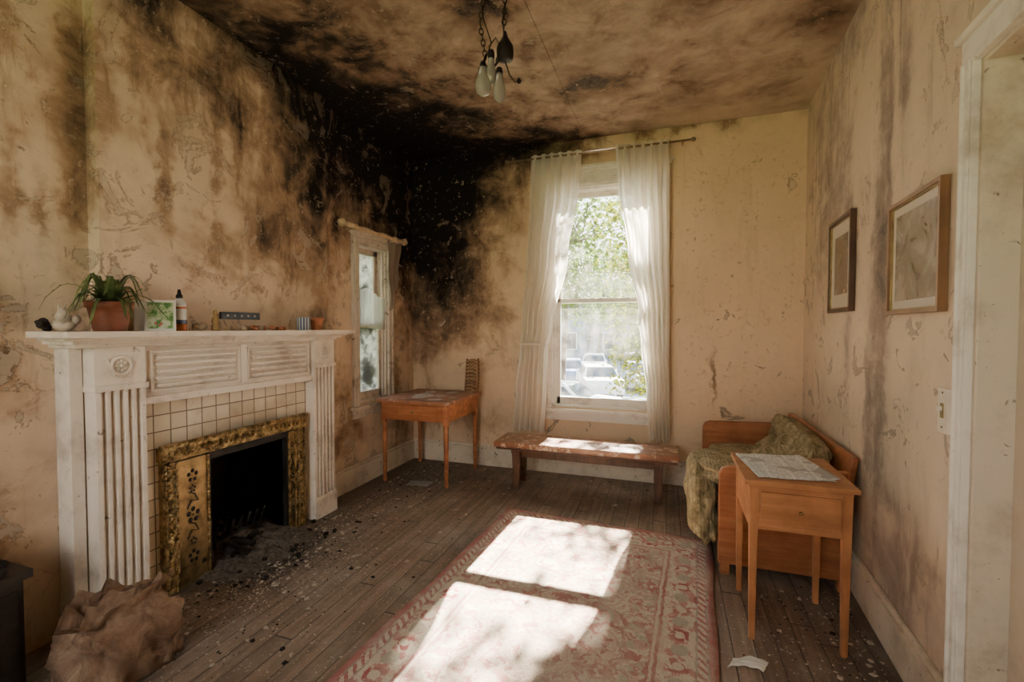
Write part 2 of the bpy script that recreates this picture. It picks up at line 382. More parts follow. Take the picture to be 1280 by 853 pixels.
# ------------------------------------------------------------------ fireplace
def tile_mat():
    t=NT('cream_hearth_tiles'); p=t.pos(); x,y,z=t.sep(p); W=.083
    fy=t.ma('FRACT',t.ma('DIVIDE',t.ma('ADD',y,.03),W)); fz=t.ma('FRACT',t.ma('DIVIDE',z,W))
    gy=t.mr(t.ma('ABSOLUTE',t.ma('SUBTRACT',fy,.5)),.45,.48); gz=t.mr(t.ma('ABSOLUTE',t.ma('SUBTRACT',fz,.5)),.45,.48)
    g=t.ma('MAXIMUM',gy,gz)
    wv=t.wn(t.comb(t.ma('FLOOR',t.ma('DIVIDE',t.ma('ADD',y,.03),W)),t.ma('FLOOR',t.ma('DIVIDE',z,W)),0))
    c=t.ramp(wv,[(0,(.62,.52,.38)),(1,(.76,.67,.52))])
    n=t.noise(p,6,5,.7); c=t.mix(t.mr(n,.5,.75,0,.55),c,(.38,.28,.18))
    s=t.mr(t.vm('LENGTH',t.vm('DIVIDE',t.vm('SUBTRACT',t.vm('ADD',p,t.vm('MULTIPLY',t.noise(p,8,4,col=True),(.2,.2,.2))),(-2.34,2.2,.8)),(1,.5,.3))),.3,1,.5,0)
    c=t.mix(s,c,(.14,.095,.06))
    c=t.mix(t.ma('MULTIPLY',g,.9),c,(.13,.085,.055))
    return t.bsdf(c,t.mr(g,0,1,.22,.8),0,t.ma('SUBTRACT',1,g),.5,.004,.5)
m_tile=tile_mat()
m_char=simple('charred_firebox',(.022,.018,.015),.95,0,.5,15,.8)
m_ash=simple('ash',(.12,.10,.082),.95,0,.7,45,.8)
def brass_mat():
    t=NT('aged_ornate_brass'); p=t.pos()
    v=t.vor(p,60); n=t.noise(p,25,5,.7); c=t.ramp(n,[(.36,(.08,.05,.022)),(.54,(.42,.28,.12)),(.7,(.72,.53,.28))])
    return t.bsdf(c,.36,.88,t.ma('ADD',v,n),.9,.01,.5)
m_brass=brass_mat()
m_iron=simple('cast_iron',(.025,.022,.02),.55,.4,.5,20,.5)

b=B('fireplace_mantel')
XT=-2.42
XF=-2.405
b.box(XT,XF,1.46,FY0,0,1.0,m_tile); b.box(XT,XF,FY1,2.57,0,1.0,m_tile); b.box(XT,XF,FY0,FY1,FZ,1.0,m_tile)
PX=-2.33
def pil(y0,y1):
    b.box(XT,PX-.022,y0+.003,y1-.003,0,1.262,m_mantel)
    b.box(XT+.001,PX+.012,y0-.008,y1+.008,0,.13,m_mantel); b.box(XT+.002,PX+.006,y0-.005,y1+.005,.13,.15,m_mantel)
    b.box(XT+.003,PX,y0-.004,y1+.004,1.09,1.264,m_mantel); b.box(XT+.004,PX+.012,y0-.009,y1+.009,1.07,1.095,m_mantel)
    m=.022; b.box(XT+.01,PX,y0,y0+m,.15,1.07,m_mantel); b.box(XT+.01,PX,y1-m,y1,.15,1.07,m_mantel)
    n=4; w=(y1-y0-2*m)/(2*n+1)
    for i in range(n):
        a=y0+m+(2*i+1)*w; b.box(PX-.023,PX-.001,a,a+w,.15,1.07,m_mantel)
    cy=(y0+y1)/2
    b.torus((PX+.002,cy,1.18),.04,.008,m_mantel,Matrix.Rotation(math.pi/2,4,'Y'))
    for k in range(8):
        a=k*math.pi/4; b.ball((PX+.003,cy+.02*math.cos(a),1.18+.02*math.sin(a)),(.006,.008,.008),m_mantel,seg=8)
    b.ball((PX+.005,cy,1.18),.01,m_mantel,seg=8)
    b.tube([(PX+.002,cy-.06,1.225),(PX+.004,cy-.03,1.135),(PX+.004,cy,1.12),(PX+.004,cy+.03,1.135),(PX+.002,cy+.06,1.225)],.005,m_mantel,6)
pil(1.27,1.47); pil(2.55,2.75)
b.box(-2.5,-2.4,1.215,1.262,0,1.263,m_mantel); b.box(-2.49,-2.395,1.205,1.2615,0,.15,m_mantel); b.box(-2.5,-2.415,1.262,1.35,0,1.2625,m_mantel)
b.box(XT,PX-.03,1.471,2.549,1.0,1.263,m_mantel)
b.box(XT,PX-.012,1.465,2.555,.985,1.02,m_mantel)
for (y0,y1) in ((1.5,1.985),(2.035,2.52)):
    for k in range(5):
        z=1.062+k*.034; b.box(PX-.031,PX-.008,y0+.03,y1-.03,z,z+.016,m_mantel)
    b.box(PX-.031,PX-.012,y0,y0+.012,1.051,1.227,m_mantel); b.box(PX-.031,PX-.012,y1-.012,y1,1.051,1.227,m_mantel)
    b.box(PX-.031,PX-.0115,y0,y1,1.228,1.24,m_mantel); b.box(PX-.031,PX-.0115,y0,y1,1.04,1.05,m_mantel)
b.box(PX-.04,PX-.010,1.99,2.03,1.03,1.255,m_mantel)
b.box(-2.5,PX+.015,1.195,2.765,1.265,1.28,m_mantel); b.box(-2.5,PX+.04,1.175,2.79,1.28,1.295,m_mantel); b.box(-2.5,PX+.065,1.155,2.82,1.295,1.308,m_mantel)
SH=1.335
b.box(-2.5,-2.23,1.125,2.87,1.308,SH,m_mantel)
b.done(.003)
b=B('firebox')
b.box(-2.95,-2.93,FY0-.02,FY1+.02,0,.75,m_char)
b.box(-2.95,XF-.02,FY0-.03,FY0,0,.7,m_char); b.box(-2.95,XF-.02,FY1,FY1+.03,0,.7,m_char)
b.box(-2.95,XF-.02,FY0,FY1,FZ,FZ+.03,m_char); b.box(-2.95,XF-.02,FY0,FY1,.0,.012,m_char)
b.done()
b=B('brass_fireplace_surround')
y0,y1=1.565,2.485; x0=XF
b.box(x0,x0+.045,y0,y0+.055,0,.70,m_brass); b.box(x0,x0+.045,y1-.055,y1,0,.70,m_brass)
b.box(x0,x0+.055,y0-.01,y1+.01,.68,.75,m_brass)
b.tube([(x0+.05,y0-.02,.755),(x0+.05,y1+.02,.755)],.014,m_brass,10); b.tube([(x0+.045,y0-.01,.682),(x0+.045,y1+.01,.682)],.009,m_brass,8)
for yy,r in ((y0+.006,.008),(y0+.05,.006),(y1-.006,.008),(y1-.05,.006)): b.tube([(x0+.045,yy,0.0),(x0+.045,yy,.69)],r,m_brass,8)
n=26
for i in range(n):
    yy=y0+.03+(y1-y0-.06)*i/(n-1); b.ball((x0+.056,yy,.715),(.009,.013,.018),m_brass,seg=8)
    if i%2: b.tube([(x0+.056,yy-.03,.70),(x0+.062,yy-.01,.735),(x0+.062,yy+.01,.70),(x0+.056,yy+.03,.735)],.004,m_brass,6)
for i in range(17):
    zz=.03+.64*i/16
    for yy in (y0+.028,y1-.028):
        b.ball((x0+.046,yy,zz),(.009,.014,.014),m_brass,seg=8)
m_panel=simple('brass_panel',(.30,.21,.10),.42,.8,.6,14,.5)
for (p0,p1) in ((y0+.06,FY0+.005),(FY1-.005,y1-.06)):
    b.box(x0,x0+.03,p0,p1,0,.66,m_panel)
    cy=(p0+p1)/2; w=(p1-p0)/2
    b.box(x0+.03,x0+.038,p0,p0+.012,0,.66,m_brass); b.box(x0+.03,x0+.038,p1-.012,p1,0,.66,m_brass)
    for zc,s in ((.57,1),(.50,.6),(.36,1.2),(.22,.6),(.14,1)):
        rr=min(w*.5,.034)*s
        for k in range(5):
            a=k*2*math.pi/5+.3; b.ball((x0+.031,cy+rr*.62*math.cos(a),zc+rr*.75*math.sin(a)),(.004,rr*.3,rr*.34),m_iron,seg=8)
        b.ball((x0+.032,cy,zc),(.005,rr*.2,rr*.2),m_brass,seg=8)
    for zc in (.44,.28):
        b.tube([(x0+.031,cy-w*.35,zc-.04),(x0+.032,cy-w*.1,zc),(x0+.032,cy+w*.3,zc-.01),(x0+.032,cy+w*.1,zc+.03),(x0+.031,cy-w*.25,zc+.045)],.0035,m_iron,6)
b.box(x0,x0+.03,FY0,FY0+.02,0,FZ,m_iron); b.box(x0,x0+.03,FY1-.02,FY1,0,FZ,m_iron); b.box(x0,x0+.035,FY0,FY1,FZ-.03,FZ+.02,m_iron)
b.done(.002)
b=B('fire_grate')
for i in range(7):
    yy=1.92+.054*i; b.tube([(-2.75,yy,.12),(-2.5,yy,.1),(-2.46,yy,.2)],.008,m_iron,6)
b.tube([(-2.5,1.9,.1),(-2.5,2.26,.1)],.01,m_iron,6); b.tube([(-2.7,1.9,.115),(-2.7,2.26,.115)],.01,m_iron,6)
for x in (-2.7,-2.5):
    for yy in (1.93,2.23): b.tube([(x,yy,.013),(x,yy,.11)],.01,m_iron,6)
b.done()
def rock(b,c,r,mat,amp=.35,seg=10,sm=False):
    o=Vector((R()*50,R()*50,R()*50))
    b.ball(c,r,mat,1,seg,lambda v:v*(1+amp*mn.noise(v*1.6+o)),smooth=sm)
b=B('ash_heap')
def ashf(u,v):
    x=-2.9+u*1.0; y=1.72+v*.72
    e=max(0,math.sin(math.pi*v))**.6
    h=.09*math.exp(-((x+2.62)/.22)**2)*e+.028*math.exp(-((x+2.28)/.13)**2)*e
    n=mn.noise(Vector((x*12,y*12,0)))+.6*mn.noise(Vector((x*30,y*30,0)))
    return (x,y,max(-.004,-.006+h*(1+.9*n)))
b.grid(ashf,70,50,m_ash)
for i in range(130):
    s=U(.005,.02)
    rock(b,(U(-2.6,-2.02)+(0 if R()<.6 else U(-.2,0)),random.gauss(2.07,.2),s*.6),(s,s*U(.6,1.2),s*.7),m_char if R()<.6 else m_ash)
for i in range(6):
    y=U(1.85,2.2); b.tube([(-2.5+U(-.05,.05),y,.05),(-2.34+U(-.05,.05),y+U(-.12,.12),.03+.015*i)],U(.01,.022),m_char,7)
b.done(recalc=True)

# ------------------------------------------------------------------ mantel ornaments
m_terra=simple('terracotta_dark',(.17,.055,.03),.5,0,.3,10)
m_terra2=simple('terracotta',(.36,.13,.06),.6,0,.25,10)
m_soil=simple('soil',(.03,.02,.012),.95,0,.4,40,.8)
m_leaf=NT('plant_leaf'); _n=m_leaf.noise(m_leaf.obj(),9,3)
m_leaf=m_leaf.bsdf(m_leaf.ramp(_n,[(.35,(.045,.075,.02)),(.7,(.2,.24,.08))]),.5)
b=B('potted_fern')
cx,cy=-2.32,1.325
b.lathe((cx,cy,SH),[(.055,0),(.06,.012),(.07,.07),(.076,.1),(.084,.102),(.086,.128),(.078,.13),(.073,.115),(.0,.112)],m_terra,28,cap=False)
b.lathe((cx,cy,SH),[(.0,.0),(.055,0)],m_terra,28,cap=False)
b.lathe((cx,cy,SH),[(.074,.112),(.0,.12)],m_soil,20,cap=False)
for i in range(46):
    a=U(0,2*math.pi); L=U(.08,.22); up=U(.03,.16); w=U(.003,.007)
    if math.cos(a)<-.2: L=min(L,.085)
    if .9<a<2.2: L*=.6
    ca,sa=math.cos(a),math.sin(a); st=U(0,.03)
    rows=[];N=9; wob=U(-.06,.06) if ca>0 else 0
    for k in range(N+1):
        q=k/N; r=st+L*q; z=SH+.115+up*math.sin(min(1,q*1.15)*math.pi*.62)*1.1-(.12*q**3)*U(.9,1.1)
        z=max(z,SH+.135*(1 if r<.1 else .15)); ww=w*(1-q)**.5*1.6+.0008; bx=cx+ca*r-sa*wob*q*q; by=cy+sa*r+ca*wob*q*q
        rows.append(((bx-sa*ww,by+ca*ww,z),(bx,by,z-.002),(bx+sa*ww,by-ca*ww,z)))
    vs=[p for r_ in rows for p in r_]
    fs=[(3*k+j,3*k+j+1,3*k+j+4,3*k+j+3) for k in range(N) for j in range(2)]
    b.add(vs,fs,m_leaf,True)
    if i%2==0:
        for k in range(2,N):
            p=Vector(rows[k][1])
            for sgn in (-1,1):
                d=Vector((-sa*sgn,ca*sgn,.1))*.022+Vector((ca,sa,0))*.01
                o=Vector((ca,sa,0))*.006
                b.add([p,p+d*.5+o,p+d,p+d*.5-o],[(0,1,2,3)],m_leaf)
b.done(recalc=False)

m_cer=simple('ceramic_cream',(.5,.41,.33),.35,0,.45,30)
b=B('ceramic_figurine',Matrix.Translation((.0,.035,0)))
b.ball((-2.36,1.15,SH+.028),(.035,.04,.029),m_cer); b.ball((-2.34,1.135,SH+.06),(.022,.024,.03),m_cer); b.ball((-2.34,1.175,SH+.05),(.02,.02,.022),m_cer)
b.ball((-2.335,1.13,SH+.088),(.013,.013,.014),m_cer); b.cyl((-2.335,1.122,SH+.095),(-2.335,1.118,SH+.112),.005,.002,m_cer); b.cyl((-2.335,1.138,SH+.095),(-2.335,1.142,SH+.112),.005,.002,m_cer)
b.done()
m_dk=simple('dark_dried_husk',(.035,.025,.02),.9,0,.5,20,.6)
b=B('dried_husk')
for i in range(9): rock(b,(-2.46+U(-.02,.02),1.155+U(-.012,.015),SH+.012+i*.004),(U(.012,.02),U(.012,.02),.012),m_dk)
b.done()
def card_mat():
    t=NT('printed_card'); o=t.obj(); n=t.noise(o,26,4,.6); v=t.vor(o,30)
    c=t.ramp(n,[(.38,(.60,.64,.5)),(.48,(.42,.52,.3)),(.54,(.12,.28,.08)),(.7,(.06,.15,.05))])
    c=t.mix(t.mr(v,.14,.18,1,0),c,(.6,.12,.1)); return t.bsdf(c,.6)
m_card=card_mat(); m_white=simple('white_card',(.75,.72,.66),.6,0,.1)
b=B('greeting_card')
Mc=Matrix.Translation((-2.29,1.515,SH))@Matrix.Rotation(math.radians(-35),4,'Z')@Matrix.Rotation(math.radians(-8),4,'Y')
b.box(-.002,.001,-.06,.06,0,.15,m_white,Mc); b.box(.001,.0015,-.05,.05,.012,.138,m_card,Mc)
b.box(-.002,.001,-.055,.055,0,.145,m_white,Matrix.Translation((-2.35,1.50,SH))@Matrix.Rotation(math.radians(-20),4,'Z')@Matrix.Rotation(math.radians(6),4,'Y'))
b.done()
m_bw=simple('bottle_white',(.6,.58,.54),.3,0,.08); m_bo=simple('bottle_orange_label',(.5,.15,.05),.4,0,.15); m_bb=simple('bottle_blue_label',(.07,.09,.17),.4,0,.15); m_bk=simple('black_cap',(.02,.02,.02),.35,0,.1)
b=B('glue_bottle')
c=(-2.31,1.62,SH)
b.lathe(c,[(.026,0),(.03,.006),(.03,.035)],m_bo); b.lathe(c,[(.0302,.035),(.0302,.055)],m_bb,cap=False); b.lathe(c,[(.03,.055),(.03,.11)],m_bw,cap=False)
b.lathe(c,[(.0302,.11),(.0302,.12)],m_bo,cap=False); b.lathe(c,[(.03,.12),(.028,.14),(.014,.158),(.013,.162)],m_bw)
b.lathe(c,[(.015,.162),(.015,.178),(.010,.182),(.007,.205),(.005,.207)],m_bk,16); b.done()
m_shell=simple('seashell',(.42,.3,.2),.5,0,.4,25); m_coral=simple('coral_red',(.42,.15,.07),.6,0,.3,30)
def shell(name,x,y,r,mat):
    b=B(name)
    for k in range(14):
        a=k*.75; q=1-k/15
        b.ball((x+math.cos(a)*r*.42*q,y+math.sin(a)*r*.55*q-r*.3*(1-q),SH+r*.42*(q)+.004+r*.5*(1-q)),(r*.42*q+.002,)*3,mat,seg=10)
    b.done()
shell('seashell',-2.33,1.735,.045,m_shell); shell('seashell',-2.33,1.99,.032,m_shell); shell('seashell',-2.32,2.19,.026,m_coral)
b=B('small_figurine'); c=(-2.33,1.825,SH)
b.lathe(c,[(.018,0),(.02,.01),(.014,.03),(.019,.05),(.015,.07),(.006,.08),(.012,.09),(.01,.105),(.002,.115)],simple('figurine_ochre',(.4,.25,.1),.5),16); b.done()
b=B('coral_pieces')
for i in range(8):
    y=2.06+.01*i+U(-.008,.008); rock(b,(-2.34+U(-.02,.02),y,SH+.014),(U(.012,.02),U(.012,.022),.016),m_coral if i%2 else m_shell)
b.done()
b=B('pebbles')
for i in range(6): rock(b,(-2.34+U(-.02,.02),2.28+U(-.04,.04),SH+.01),(U(.01,.016),U(.01,.018),.012),m_coral if i%3 else m_shell)
b.done()
b=B('wall_plaque'); m_blk=simple('black_plaque',(.018,.016,.015),.35,0,.2)
b.box(-2.42,-2.405,1.92,2.18,1.4,1.442,m_blk)
for i in range(5):
    y=1.955+i*.045; b.box(-2.405,-2.4035,y,y+.014,1.416,1.427,m_cer)
b.done(.001)
def tin_mat():
    t=NT('striped_tin'); x,y,z=t.sep(t.obj()); a=t.ma('ARCTAN2',y,x); s=t.ma('SINE',t.ma('MULTIPLY',a,14))
    return t.bsdf(t.mix(t.mr(s,-.1,.1),(.5,.5,.47),(.06,.09,.16)),.4)
b=B('striped_tin'); m_tin=tin_mat(); b.lathe((-2.31,2.44,SH),[(.04,0),(.042,.005),(.042,.085),(.038,.087),(.037,.01),(0,.01)],m_tin,24,cap=False); b.done()
b=B('small_terracotta_pot'); b.lathe((-2.31,2.56,SH),[(.032,0),(.042,.06),(.048,.062),(.05,.085),(.043,.086),(.036,.05),(0,.045)],m_terra2,24,cap=False); b.lathe((-2.31,2.56,SH),[(0,0),(.032,0)],m_terra2,24,cap=False); b.done()

# ------------------------------------------------------------------ desk
m_desk=wood('desk_wood',(.25,.08,.028),(.50,.2,.078),'x',.42)
m_desktop=wood('desk_top_worn',(.25,.1,.06),(.42,.2,.12),'x',.5,(.5,.38,.3),.1)
b=B('writing_desk')
dx0,dx1,dy0,dy1=-2.40,-1.70,3.36,4.06
b.box(dx0,dx1,dy0,dy1,.71,.735,m_desktop); b.box(dx0+.006,dx1-.006,dy0+.006,dy1-.006,.7,.71,m_desk)
i=.03
b.box(dx0+i,dx1-i,dy0+i,dy0+i+.02,.555,.7,m_desk); b.box(dx0+i,dx1-i,dy1-i-.02,dy1-i,.555,.7,m_desk)
b.box(dx0+i,dx0+i+.02,dy0+i+.02,dy1-i-.02,.555,.7,m_desk); b.box(dx1-i-.02,dx1-i,dy0+i+.02,dy1-i-.02,.555,.7,m_desk)
b.box(dx0+.12,dx1-.12,dy0+i-.008,dy0+i,.575,.685,m_desk)
b.ball((-2.05,dy0+i-.02,.63),.012,m_brassd,seg=10)
for lx in (dx0+.05,dx1-.05):
    for ly in (dy0+.05,dy1-.05):
        b.box(lx-.022,lx+.022,ly-.022,ly+.022,.53,.699,m_desk)
        b.lathe((lx,ly,0),[(.013,0),(.02,.02),(.014,.06),(.017,.09),(.022,.5),(.026,.52),(.02,.53)],m_desk,12)
b.done(.004)
b=B('scattered_papers'); m_pap=simple('aged_paper',(.56,.46,.38),.8,0,.3,15)
for k in range(9):
    x,y,a=U(-2.28,-1.85),U(3.45,3.85),U(0,3); M=Matrix.Translation((x,y,.7365+k*.0012))@Matrix.Rotation(a,4,'Z')
    b.box(-.06,.06,-.045,.045,0,.001,m_pap,M)
b.done()
m_wick=NT('woven_wicker'); _o=m_wick.obj(); _w=m_wick.n('ShaderNodeTexChecker',{'Vector':_o,'Scale':60}).outputs[1]
m_wick=m_wick.bsdf(m_wick.mix(_w,(.36,.21,.1),(.17,.09,.045)),.7,0,_w,.8,.01)
m_chair=wood('chair_wood',(.14,.06,.025),(.3,.14,.06),'z',.5)
b=B('wicker_letter_rack')
x0,x1=-1.87,-1.71
for k in range(9):
    z=.737+k*.034; b.tube([(x0+.004*k,4.05-.002*k,z+.014),((x0+x1)/2+.002*k,4.035,z+.02+.008),(x1+.001*k,3.99,z+.014)],.0155,m_wick,8)
b.tube([(x0,4.05,.737),(x0+.03,4.035,1.05)],.01,m_chair); b.tube([(x1,3.985,.737),(x1+.01,3.975,1.06)],.01,m_chair)
b.done()

# ------------------------------------------------------------------ bench
m_bench=wood('bench_wood',(.15,.06,.032),(.36,.16,.08),'x',.32,(.6,.45,.33),.12)
m_benchl=wood('bench_leg_wood',(.06,.027,.015),(.15,.065,.032),'z',.5)
b=B('wooden_bench')
b.box(-1.375,.09,3.54,3.89,.355,.40,m_bench); b.box(-1.36,.075,3.552,3.878,.335,.355,m_benchl)
for x in (-1.2,-.06):
    b.box(x-.035,x+.035,3.58,3.85,.3,.336,m_benchl)
    for y in (3.6,3.79): b.box(x-.035,x+.035,y,y+.05,0,.3,m_benchl,taper=.75)
    b.box(x-.015,x+.015,3.62,3.82,.08,.13,m_benchl)
b.box(-1.2,-.06,3.7,3.73,.24,.3,m_benchl)
b.done(.006)

# ------------------------------------------------------------------ curtains
def curtain_mat(name,c,tr=.5,op=.92):
    t=NT(name); p=t.pos(); n=t.noise(p,90,3,.6); n2=t.noise(p,4,4,.6)
    cc=t.mix(t.mr(n2,.45,.75,0,.3),c,tuple(x*.78 for x in c))
    df=t.n('ShaderNodeBsdfDiffuse',{'Color':cc}); tl=t.n('ShaderNodeBsdfTranslucent',{'Color':cc})
    bp=t.n('ShaderNodeBump',{'Height':n,'Strength':.15,'Distance':.002}); t.t.links.new(bp.outputs[0],df.inputs['Normal'])
    mx=t.n('ShaderNodeMixShader',{0:tr,1:df.outputs[0],2:tl.outputs[0]}); tp=t.n('ShaderNodeBsdfTransparent')
    m2=t.n('ShaderNodeMixShader',{0:op,1:tp.outputs[0],2:mx.outputs[0]}); t.t.links.new(m2.outputs[0],t.out.inputs[0]); return t.m
m_cur=curtain_mat('sheer_curtain_cloth',(.93,.87,.78),.52)
def interp(tab,z):
    for (z0,a0,b0),(z1,a1,b1) in zip(tab,tab[1:]):
        if z0>=z>=z1:
            q=(z0-z)/(z0-z1); q=q*q*(3-2*q); return a0+(a1-a0)*q,b0+(b1-b0)*q
    return tab[-1][1:]
def curtain(name,tab,folds,seed,y=4.03):
    b=B(name); zt,zb=tab[0][0],tab[-1][0]
    def f(u,v):
        z=zt+(zb-zt)*v; a,c=interp(tab,z)
        uu=u+.03*math.sin(v*5+seed)*math.sin(math.pi*u)
        amp=.024+.014*v
        yy=y+amp*math.sin(uu*folds*2*math.pi+seed+.5*math.sin(v*4))+.006*math.sin(uu*folds*5.3*math.pi+v*7)
        if z>2.84: yy=y+(yy-y)*.6
        wr=.008*mn.noise(Vector((u*6,v*14,seed)))
        return (a+(c-a)*uu, yy+wr, z+.008*math.sin(u*17+seed)*v)
    b.grid(f,150,80,m_cur); return b.done()
curtain('curtain',[(2.915,-1.20,-.735),(2.6,-1.21,-.76),(2.0,-1.24,-.86),(1.35,-1.29,-1.0),(1.15,-1.31,-1.035),(.8,-1.35,-1.05),(.40,-1.38,-1.07)],6,1.2)
curtain('curtain',[(2.915,-.44,-.01),(2.6,-.42,.0),(2.0,-.33,.005),(1.45,-.235,.01),(1.2,-.215,.01),(.8,-.17,.015),(.39,-.145,.02)],6,3.9)
m_rod=simple('rod_bronze',(.3,.22,.13),.45,.5,.3)
b=B('curtain_rod')
b.tube([(-1.42,4.03,2.885),(.17,4.03,2.885)],.009,m_rod,10)
for x in (-1.43,.18): b.ball((x,4.03,2.885),(.022,.018,.018),m_rod,seg=10); 
for x in (-1.3,.1): b.tube([(x,4.03,2.885),(x,4.14,2.885)],.007,m_rod,8)
b.done()
b=B('curtain_tieback')
b.torus((-1.165,4.03,1.2),.085,.007,m_cur,Matrix.Diagonal((1.55,.5,1.6,1)));
b.done()

m_rodw=simple('rod_wood_pale',(.5,.36,.22),.6,0,.4,20)
b=B('small_curtain_rod')
pts=[(-2.425+.006*math.sin(k*1.3),2.99+.085*k,2.175+.006*math.sin(k*2.1)) for k in range(11)]
b.tube(pts,[.02+.005*math.sin(k*2.4) for k in range(11)],m_rodw,10)
for y in (2.975,3.86): 
    b.ball((-2.425,y,2.178),(.034,.024,.034),m_rodw,seg=12); b.ball((-2.425,y-.03 if y<3.4 else y+.03,2.178),.02,m_rodw,seg=10)
for y in (3.1,3.78): b.tube([(-2.425,y,2.175),(-2.5,y,2.16)],.011,m_rodw,8)
b.ball((-2.425,3.7,2.175),(.028,.032,.028),m_rodw,seg=10); b.ball((-2.425,3.13,2.175),(.028,.032,.028),m_rodw,seg=10)
b.done()
m_cur2=curtain_mat('sooty_curtain_cloth',(.26,.2,.15),.25,.97)
b=B('scorched_curtain')
def f(u,v):
    z=2.17-.62*v*(1-.35*u*u); w=1-.35*v
    return (-2.445+.016*math.sin(u*16+v*2)+.008*math.sin(v*9), 3.60+.24*(u*w+.25*v*.5), z-.05*math.sin(u*7)*v)
b.grid(f,40,30,m_cur2); b.done()
m_cur3=curtain_mat('grey_cafe_sheer',(.62,.6,.54),.6,.5)
b=B('cafe_curtain')
def f(u,v): return (-2.512+.006*math.sin(u*40), SY0+.03+(SY1-SY0-.06)*u, 1.66-.3*v+.04*math.sin(u*5)*(1-v)-.03*u*v)
b.grid(f,50,16,m_cur3); b.done()

# ------------------------------------------------------------------ settee
m_set=wood('settee_wood',(.26,.085,.032),(.45,.18,.075),'x',.35)
def olive():
    t=NT('olive_upholstery'); o=t.obj(); n=t.noise(o,50,3,.6); n2=t.noise(o,14,4,.6,1.2)
    s=t.n('ShaderNodeTexWave',{'Vector':o,'Scale':16,'Distortion':6,'Detail':3}).outputs['Fac']
    c=t.ramp(n2,[(.35,(.15,.12,.06)),(.5,(.26,.21,.115)),(.62,(.38,.31,.19))]); c=t.mix(t.mr(s,.3,.8,0,.35),c,(.17,.135,.07)); c=t.mix(t.mr(n,.45,.7,0,.35),c,(.42,.35,.23))
    return t.bsdf(c,.9,0,t.ma('ADD',s,n),.4,.006,.1)
m_ol=olive()
b=B('wooden_settee')
X0,X1,Y0,Y1=.27,.90,2.70,4.0
def endp(y,hs):
    pr=[(X0,0.06),(X0,hs-.05),(X0+.015,hs-.015),(X0+.05,hs),(X1-.02,hs+.02),(X1-.02,.06)]
    vs=[(x,y,z) for x,z in pr]+[(x,y+.04,z) for x,z in pr]; n=len(pr)
    b.add(vs,[tuple(range(n)),tuple(range(2*n-1,n-1,-1))]+[(k,(k+1)%n,n+(k+1)%n,n+k) for k in range(n)],m_set)
endp(Y0,.60); endp(Y1-.04,.60)
for y in (Y0,Y1-.05):
    for x in (X0+.01,X1-.07): b.box(x,x+.05,y,y+.05,0,.07,m_set)
bm_=[(X1-.09,Y0,.3),(X1-.05,Y0,.3),(X1-.02,Y0,.70),(X1+.01,Y0,.70)]
vs=[(x,Y0-.005,z) for x,y,z in bm_]+[(x,Y1-.02,z) for x,y,z in bm_]
b.add(vs,[(0,1,3,2),(4,6,7,5),(0,4,5,1),(2,3,7,6),(0,2,6,4),(1,5,7,3)],m_set)
b.box(X0+.02,X0+.05,Y0+.04,Y1-.04,.12,.28,m_set); b.box(X0+.03,X1-.05,Y0+.04,Y1-.04,.22,.27,m_set)
b.done(.006)
def cushfn(seed,tuft=.06):
    def g(v):
        w=Vector(v)
        d=1+.06*mn.noise(w*2.2+Vector((seed,0,0)))+.03*mn.noise(w*6+Vector((seed,3,0)))
        q=tuft*(math.cos(w.x*7)*math.cos(w.y*9))
        return Vector((w.x*d,w.y*d,w.z*(d-.12+q)))
    return g
b=B('olive_cushions')
b.ball((.54,3.36,.385),(.25,.56,.11),m_ol,.5,64,cushfn(1,.14))
Mb=Matrix.Translation((.775,3.38,.57))@Matrix.Rotation(math.radians(-78),4,'Y')
b.ball((0,0,0),(.16,.54,.07),m_ol,.5,64,cushfn(5,.25),Mb)
Mb=Matrix.Translation((.71,3.25,.565))@Matrix.Rotation(math.radians(-38),4,'Y')@Matrix.Rotation(.1,4,'Z')
b.ball((0,0,0),(.155,.42,.05),m_ol,.45,64,cushfn(9,.3),Mb)
def qf(v):
    w=Vector(v); d=1+.16*mn.noise(w*2+Vector((2,4,1)))+.07*mn.noise(w*5)
    d+=.05*math.sin(w.z*9+w.y*2)
    return Vector((w.x*d+.25*max(0,-w.z),w.y*d+.12*math.sin(w.z*3),w.z*d))
b.ball((.20,3.05,.31),(.09,.32,.22),m_ol,.7,72,qf)
def qt(v):
    w=Vector(v); d=1+.15*mn.noise(w*2.5+Vector((7,4,1)))+.06*mn.noise(w*6)
    return w*d
b.ball((.34,3.05,.51),(.18,.27,.06),m_ol,.7,64,qt)
b.done()

# ------------------------------------------------------------------ side table
m_st=wood('side_table_wood',(.32,.12,.045),(.55,.25,.105),'x',.4)
m_stl=wood('side_table_leg_wood',(.32,.12,.045),(.52,.23,.095),'z',.4)
b=B('side_table')
x0,x1,y0,y1=.315,.73,2.14,2.60
b.box(x0,x1,y0,y1,.685,.705,m_st)
b.box(x0+.025,x1-.02,y0+.025,y1-.02,.49,.684,m_st)
b.box(x0+.065,x1-.06,y0+.012,y0+.025,.515,.655,m_st)
b.box(x0+.02,x1-.015,y0+.02,y1-.015,.668,.686,m_st)
for lx in (x0+.04,x1-.035):
    for ly in (y0+.04,y1-.035):
        b.box(lx-.018,lx+.018,ly-.018,ly+.018,0,.67,m_stl,taper=.62)
b.ball((x0+.21,y0,.585),.008,m_brassd,seg=10); b.cyl((x0+.21,y0+.012,.585),(x0+.21,y0+.0,.585),.004,.004,m_brassd,8)
b.done(.004)
